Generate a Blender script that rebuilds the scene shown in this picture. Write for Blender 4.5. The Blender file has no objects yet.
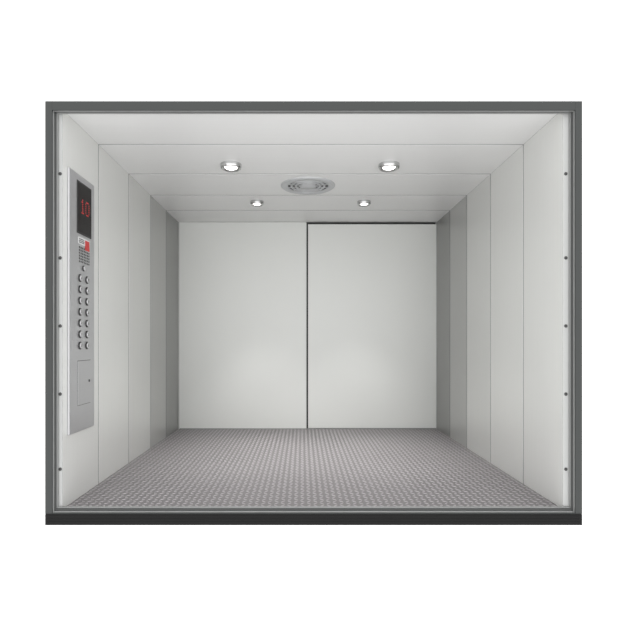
import bpy, bmesh, math
from mathutils import Vector, Matrix
S=bpy.context.scene
S.view_settings.view_transform='Standard'
S.view_settings.look='None'
F=177.6; CX=302.0; CY=343.0; D=2.8; ZC=0.935
def wx(px,y=0.0): return (px-CX)/F*(D+y)/D
def wz(py,y=0.0): return ZC+(CY-py)/F*(D+y)/D
XL=-1.348; XR=1.467; H=2.25; YB=2.605; T=0.05
XM=(XL+XR)/2
SEAMS=[0.0]+[D*r-D for r in (1.178,1.383,1.583,1.762)]+[YB]

# ---------- materials
def mat(name,col,rough=.4,metal=0,emit=0,brush=None,spec=.5,var=.03,bump=0.0):
    m=bpy.data.materials.new(name); m.use_nodes=True
    nt=m.node_tree; b=nt.nodes['Principled BSDF']
    b.inputs['Base Color'].default_value=(*col,1)
    b.inputs['Roughness'].default_value=rough
    b.inputs['Metallic'].default_value=metal
    b.inputs['Specular IOR Level'].default_value=spec
    if emit:
        b.inputs['Emission Color'].default_value=(*col,1); b.inputs['Emission Strength'].default_value=emit
    if brush:
        tc=nt.nodes.new('ShaderNodeTexCoord'); mp=nt.nodes.new('ShaderNodeMapping')
        mp.inputs['Scale'].default_value=brush
        n=nt.nodes.new('ShaderNodeTexNoise'); n.inputs['Scale'].default_value=1; n.inputs['Detail'].default_value=3
        r=nt.nodes.new('ShaderNodeMapRange')
        r.inputs['To Min'].default_value=1-var; r.inputs['To Max'].default_value=1+var
        mx=nt.nodes.new('ShaderNodeVectorMath'); mx.operation='SCALE'
        mx.inputs[0].default_value=col
        nt.links.new(tc.outputs['Object'],mp.inputs[0]); nt.links.new(mp.outputs[0],n.inputs['Vector'])
        nt.links.new(n.outputs['Fac'],r.inputs['Value']); nt.links.new(r.outputs[0],mx.inputs['Scale'])
        nt.links.new(mx.outputs[0],b.inputs['Base Color'])
        if bump:
            bp=nt.nodes.new('ShaderNodeBump'); bp.inputs['Strength'].default_value=bump; bp.inputs['Distance'].default_value=.002
            nt.links.new(n.outputs['Fac'],bp.inputs['Height']); nt.links.new(bp.outputs[0],b.inputs['Normal'])
    return m
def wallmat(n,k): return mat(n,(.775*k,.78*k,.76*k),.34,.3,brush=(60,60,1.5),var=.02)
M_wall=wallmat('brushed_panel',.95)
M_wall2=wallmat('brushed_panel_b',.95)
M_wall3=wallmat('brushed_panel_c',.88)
M_wall4=wallmat('brushed_panel_grey_shade',.6)  # grey of the back jambs; on the fourth side panels, painted-in shade
M_wall5=wallmat('brushed_panel_deep_shade',.38)  # same panel steel at the rear, its shade painted into the colour
M_return=mat('return_panel',(.42,.425,.42),.4,.2,brush=(60,60,1.5),var=.02)
M_ceil=mat('ceiling_panel',(.8,.8,.795),.4,.2,brush=(1.5,60,60),var=.02)
M_door=mat('door_panel',(.8,.812,.788),.45,.1,brush=(1.2,1.2,.8),var=.012)
M_gap=mat('seam_gap',(.12,.12,.12),.7)
M_strip=mat('seam_strip',(.28,.28,.28),.5)
M_floor=mat('floor_plate',(.165,.156,.16),.55,.1,brush=(30,30,30),var=.1)
M_stud=mat('floor_tread',(.31,.296,.302),.5,.1)
M_frame=mat('frame_grey',(.052,.055,.054),.5,.0,brush=(4,4,4),var=.04,spec=.15)
M_silver=mat('frame_silver',(.26,.265,.262),.4,.2,brush=(40,40,2))
M_mid=mat('frame_mid',(.07,.072,.071),.45,.1,brush=(40,40,2),spec=.2)
M_black=mat('sill_black',(.014,.014,.014),.6,brush=(5,5,5),var=.1,spec=.1)
M_steel=mat('brushed_steel',(.58,.58,.595),.32,.85,brush=(1,3,300),var=.05)
M_chrome=mat('chrome',(.6,.6,.6),.15,1)
M_glass=mat('display_glass',(.012,.01,.01),.3,spec=.15)
M_red=mat('led_red',(.6,.03,.03),.5,emit=.1)
M_redp=mat('label_red',(.5,.04,.04),.5)
M_white=mat('label_white',(.7,.7,.7),.5)
M_btn=mat('button_cap',(.6,.6,.61),.3,.5)
M_dark=mat('dark_rubber',(.035,.035,.035),.5)
M_lamp=mat('lamp_lens',(1,.98,.95),.4,emit=3.0)
M_vent=mat('vent_metal',(.55,.56,.57),.45,.3)
M_duct=mat('duct_grey',(.06,.06,.06),.6)
M_shell=mat('shell_steel',(.35,.35,.35),.5,.4,brush=(5,5,5))

# ---------- helpers
def box(bm,x0,x1,y0,y1,z0,z1,mi=0):
    v=[bm.verts.new((x,y,z)) for x in (x0,x1) for y in (y0,y1) for z in (z0,z1)]
    for q in ((0,1,3,2),(4,6,7,5),(0,4,5,1),(2,3,7,6),(0,2,6,4),(1,5,7,3)):
        f=bm.faces.new([v[i] for i in q]); f.material_index=mi
def lathe(bm,prof,M,seg=40,mi=0,mis=None):
    rings=[]
    for r,h in prof:
        if r<1e-6: rings.append([bm.verts.new(M@Vector((0,0,h)))])
        else: rings.append([bm.verts.new(M@Vector((r*math.cos(2*math.pi*i/seg),r*math.sin(2*math.pi*i/seg),h))) for i in range(seg)])
    for k in range(len(rings)-1):
        a,b=rings[k],rings[k+1]; m=mis[k] if mis else mi
        for i in range(seg):
            j=(i+1)%seg
            if len(a)==1 and len(b)==1: continue
            if len(a)==1: f=bm.faces.new((a[0],b[i],b[j]))
            elif len(b)==1: f=bm.faces.new((a[i],b[0],a[j]))
            else: f=bm.faces.new((a[i],b[i],b[j],a[j]))
            f.material_index=m; f.smooth=True
def obj(name,bm,mats,bevel=0,parent=None,seg=2):
    bmesh.ops.recalc_face_normals(bm,faces=bm.faces)
    me=bpy.data.meshes.new(name); bm.to_mesh(me); bm.free()
    for m in mats: me.materials.append(m)
    o=bpy.data.objects.new(name,me); S.collection.objects.link(o)
    if bevel:
        b=o.modifiers.new('bev','BEVEL'); b.width=bevel; b.segments=seg; b.limit_method='ANGLE'
    if parent: o.parent=parent
    return o
def empty(name,loc=(0,0,0)):
    e=bpy.data.objects.new(name,None); e.location=loc; e.empty_display_size=.1; S.collection.objects.link(e); return e

# ---------- side walls
GW=[.008,.009,.011,.012]
SCREW_Y=[174,258,326,394,469]
def seamspans():
    out=[]
    for k,(a,b) in enumerate(zip(SEAMS[:-1],SEAMS[1:])):
        out.append((a+(GW[k-1] if k else 0), b-(GW[k] if k<4 else 0)))
    return out
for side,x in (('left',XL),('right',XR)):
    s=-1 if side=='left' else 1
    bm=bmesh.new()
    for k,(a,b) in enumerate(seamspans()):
        x0,x1=sorted((x,x+s*.02)); box(bm,x0,x1,a,b,0,H,[0,4,5,6,7][k])  # panel tones step darker rearward, light falloff put into the base colour
    for k in range(4):
        x0,x1=sorted((x+s*.003,x+s*.02)); box(bm,x0,x1,SEAMS[k+1]-GW[k],SEAMS[k+1]+GW[k],0,H,8)
    x0,x1=sorted((x+s*.012,x+s*T)); box(bm,x0,x1,.004,YB,0,H,1)
    x0,x1=sorted((x+s*.0005,x+s*.06)); box(bm,x0,x1,-.004,.02,0,H,9)
    x0,x1=sorted((x+s*.051,x+s*.06)); box(bm,x0,x1,.02,YB,0,H,2)
    for py in SCREW_Y:
        sx=wx(60.5) if s<0 else wx(565.5)
        lathe(bm,[(.0001,-.004),(.0001,.006),(.007,.005),(.010,0),(.010,-.004)],Matrix.Translation((sx,-.004,wz(py)))@Matrix.Rotation(math.pi/2,4,'X'),16,3)
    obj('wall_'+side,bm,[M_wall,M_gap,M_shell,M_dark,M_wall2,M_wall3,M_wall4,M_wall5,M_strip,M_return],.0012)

# ---------- ceiling
bm=bmesh.new()
for a,b in seamspans(): box(bm,XL,XR,a,b,H,H+.02,0)
for k in range(4): box(bm,XL,XR,SEAMS[k+1]-GW[k],SEAMS[k+1]+GW[k],H+.003,H+.02,3)
box(bm,XL,XR,.004,YB,H+.012,H+.03,1)
box(bm,XL-.06,XR+.06,0,YB+.07,H+.026,H+.036,2)
ceil=obj('ceiling',bm,[M_ceil,M_gap,M_shell,M_strip],.0012)

# ---------- floor: diamond tread plate
bm=bmesh.new()
box(bm,XL-.06,XR+.06,0,YB+.07,-.04,0,0)
sp=.038
nx=int((XR-XL)/sp); ny=int(YB/sp)
for i in range(nx):
    for j in range(ny):
        cx=XL+(i+.5)*(XR-XL)/nx; cy=(j+.5)*YB/ny
        an=math.pi/4 if (i+j)%2 else -math.pi/4
        c,sn=math.cos(an),math.sin(an)
        P=[(.019,0,0),(0,.0072,0),(-.019,0,0),(0,-.0072,0),(.009,0,.0035),(-.009,0,.0035)]
        v=[bm.verts.new((cx+c*p[0]-sn*p[1],cy+sn*p[0]+c*p[1],p[2])) for p in P]
        for q in ((0,1,4),(1,2,5),(1,5,4),(2,3,5),(3,0,4),(3,4,5)):
            bm.faces.new([v[k] for k in q]).material_index=1
obj('floor',bm,[M_floor,M_stud])

# ---------- back wall + doors
xd=(307-CX)/F*(D+YB)/D
bm=bmesh.new()
box(bm,XL-.06,XR+.06,YB+.055,YB+.07,0,H+.03,1)
box(bm,XL,XL+.012,YB-.004,YB+.055,0,H,0)
box(bm,XR-.006,XR,YB-.004,YB+.055,0,H,0)
obj('wall_back',bm,[M_wall4,M_shell],.001)
bm=bmesh.new(); box(bm,XL+.0122,xd-.006,YB,YB+.025,.004,H-.001,0)
box(bm,XL+.03,xd-.012,YB+.025,YB+.05,.01,H-.01,1)
obj('door_1',bm,[M_door,M_gap],.002)
bm=bmesh.new(); box(bm,xd+.012,XR-.0062,YB+.008,YB+.03,.008,H-.022,0)
box(bm,xd-.004,XR-.012,YB+.03,YB+.05,.004,H-.002,1)
obj('door_2',bm,[M_door,M_dark],.002)
bm=bmesh.new(); box(bm,XL+.022,XR-.01,YB-.006,YB-.001,0,.008,0)
obj('trim_1',bm,[M_silver],.001)

# ---------- entrance frame
def ring(bm,o,i,y0,y1,mi):
    ox0,oz1,ox1,oz0=wx(o[0],y0),wz(o[1],y0),wx(o[2],y0),wz(o[3],y0)
    ix0,iz1,ix1,iz0=wx(i[0],y0),wz(i[1],y0),wx(i[2],y0),wz(i[3],y0)
    box(bm,ox0,ix0,y0,y1,oz0,oz1,mi); box(bm,ix1,ox1,y0,y1,oz0,oz1,mi)
    box(bm,ix0,ix1,y0,y1,iz1,oz1,mi)
    if oz0<iz0-1e-4: box(bm,ix0,ix1,y0,y1,oz0,iz0,mi)
bm=bmesh.new()
ring(bm,(45,101,582.3,514),(52,110,575.5,513),-.045,.0,0)
ring(bm,(52,110,575.5,513),(53.5,111,574,511.5),-.036,.0,1)
ring(bm,(53.5,111,574,511.5),(55.8,112,571.5,508.5),-.026,.0,2)
ring(bm,(55.8,112,571.5,508.5),(57.5,113,570,507),-.018,-.005,1)
obj('elevator_entrance_frame',bm,[M_frame,M_silver,M_mid],.0012)
bm=bmesh.new()
box(bm,wx(45,-.05),wx(582.3,-.05),-.05,.04,wz(525.3,-.05),wz(514.3,-.05),0)
for k in range(3):
    box(bm,wx(45,-.05)+.01,wx(582,-.05)-.01,-.053,-.05,wz(523-3*k,-.05),wz(522-3*k,-.05),0)
obj('door_sill',bm,[M_black,M_dark],.001)

# ---------- downlights
def downlight(px,py,rpx):
    t=(CY-py)/(F*(H-ZC)); d=D/t; y=d-D
    x=(px-CX)/F/t; r=rpx/(F*t)
    e=empty('ceiling_downlight',(x,y,H))
    Mx=Matrix.Rotation(math.pi,4,'X')
    bm=bmesh.new()
    lathe(bm,[(r,.0),(r*1.0,.016),(r*.95,.030),(r*.86,.034),(r*.72,.028),(r*.66,.012),(.0001,.012)],Mx,48)
    obj('trim_ring',bm,[M_chrome],parent=e)
    bm=bmesh.new()
    lathe(bm,[(r*.64,.012),(r*.60,.024),(r*.5,.029),(r*.25,.033),(0,.034)],Mx,40)
    obj('lens',bm,[M_lamp],parent=e)
    l=bpy.data.lights.new('lamp','AREA'); l.shape='DISK'; l.size=r*1.3; l.energy=4.5; l.color=(1,.985,.96); l.spread=math.radians(65)
    lo=bpy.data.objects.new('lamp',l); S.collection.objects.link(lo); lo.parent=e; lo.location=(0,0,-.038)
for a in ((231,164.5,10.5),(389,164.5,10.5),(257,201.5,6.8),(364,201.5,6.8)): downlight(*a)

# ---------- round vent
t=(CY-185.5)/(F*(H-ZC)); y=D/t-D; x=(308-CX)/F/t; r=27/(F*t)
e=empty('ceiling_vent_grille',(x,y,H)); Mx=Matrix.Rotation(math.pi,4,'X')
bm=bmesh.new()
lathe(bm,[(r,0),(r,.006),(r*.95,.014),(r*.76,.014),(r*.74,.004)],Mx,64)
for q in (.60,.44): lathe(bm,[(r*(q+.05),.003),(r*(q+.04),.011),(r*q,.013),(r*(q-.03),.003)],Mx,64)
lathe(bm,[(r*.32,.003),(r*.3,.014),(0,.017)],Mx,48)
for k in range(12):
    a=(k+.5)*math.pi/6
    c,s_=math.cos(a),math.sin(a); w=.005
    vs=[]
    for rr,ww in ((r*.2,-w),(r*.78,-w),(r*.78,w),(r*.2,w)):
        for h in (-.002,-.007): vs.append(bm.verts.new((c*rr-s_*ww,s_*rr+c*ww,h)))
    for q in ((0,2,4,6),(1,7,5,3),(0,1,3,2),(2,3,5,4),(4,5,7,6),(6,7,1,0)): bm.faces.new([vs[i] for i in q])
obj('grille',bm,[M_vent],parent=e)
bm=bmesh.new(); lathe(bm,[(r*.8,.001),(0,.001)],Mx,48); obj('duct',bm,[M_duct],parent=e)

# ---------- control panel (left wall, faces +x)
e=empty('elevator_control_panel',(XL,0,0))
def part(name,fn,mats,bev=.001):
    bm=bmesh.new(); fn(bm); return obj(name,bm,mats,bev,parent=e)
part('faceplate',lambda b:box(b,0.0006,.014,.052,.395,.405,1.945),[M_steel],.004)
y0,y1=.145,.345
part('display_bezel',lambda b:box(b,.012,.017,y0,y1,1.59,1.905),[M_dark],.002)
part('display_screen',lambda b:box(b,.015,.0185,y0+.01,y1-.01,1.60,1.895),[M_glass],.001)
def led(b):
    pat={'1':["..X..",".XX..","..X..","..X..","..X..","..X..",".XXX."],
         '0':[".XXX.","X...X","X...X","X...X","X...X","X...X",".XXX."]}
    for ch,yc in (('1',.215),('0',.28)):
        for j,row in enumerate(pat[ch]):
            for i,c in enumerate(row):
                if c=='X': box(b,.018,.0192,yc+(i-2)*.011-.0035,yc+(i-2)*.011+.0035,1.80-j*.013-.004,1.80-j*.013+.004)
part('led_digits',led,[M_red],0)
def label(b):
    box(b,.013,.0152,.165,.325,1.53,1.572,0)
    box(b,.0151,.0158,.255,.318,1.505,1.566,1)
    for k in range(3): box(b,.0151,.0158,.172,.245,1.538+k*.01,1.543+k*.01,2)
part('notice_label',label,[M_white,M_redp,M_dark],0)
def grille(b):
    for i in range(7):
        for j in range(6):
            yy=.18+i*.022; zz=1.51-j*.017
            lathe(b,[(.0065,.013),(.0065,.0152),(0,.0152)],Matrix.Translation((0,yy,zz))@Matrix.Rotation(math.pi/2,4,'Y'),8)
part('speaker_grille',grille,[M_dark],0)
def btn(b,y,z,r):
    Mt=Matrix.Translation((0,y,z))@Matrix.Rotation(math.pi/2,4,'Y')
    lathe(b,[(r*1.3,.013),(r*1.3,.0165),(r*1.02,.018),(r,.0155),(r*.98,.022),(r*.8,.0245),(0,.0245)],Mt,24,mis=[1,1,1,2,0,0])
def btns(b):
    for k in range(7):
        for yy in (.188,.283): btn(b,yy,1.325-k*.0675,.0185)
    btn(b,.235,1.39,.014)
part('call_buttons',btns,[M_btn,M_dark,M_dark],0)
def marks(b):
    for k in range(7):
        for yy in (.188,.283):
            box(b,.0245,.0252,yy-.003,yy+.003,1.325-k*.0675-.008,1.325-k*.0675+.008)
part('button_numerals',marks,[M_dark],0)
def hatch(b):
    box(b,.012,.0145,.155,.335,.56,.83,1); box(b,.0135,.0165,.158,.332,.563,.827,0)
    lathe(b,[(.008,.016),(.008,.019),(0,.019)],Matrix.Translation((0,.31,.70))@Matrix.Rotation(math.pi/2,4,'Y'),16,1)
part('service_hatch',hatch,[M_steel,M_dark],.001)

# ---------- world, camera
w=bpy.data.worlds.new('World'); S.world=w; w.use_nodes=True
w.node_tree.nodes['Background'].inputs[0].default_value=(1,1,1,1)
w.node_tree.nodes['Background'].inputs[1].default_value=1.8
c=bpy.data.cameras.new('Camera'); co=bpy.data.objects.new('Camera',c); S.collection.objects.link(co); S.camera=co
co.location=(0,-D,ZC); co.rotation_euler=(math.pi/2,0,0)
c.sensor_width=36; c.lens=F*D/629*36
c.shift_x=(314.5-CX)/629; c.shift_y=(CY-314.5)/629
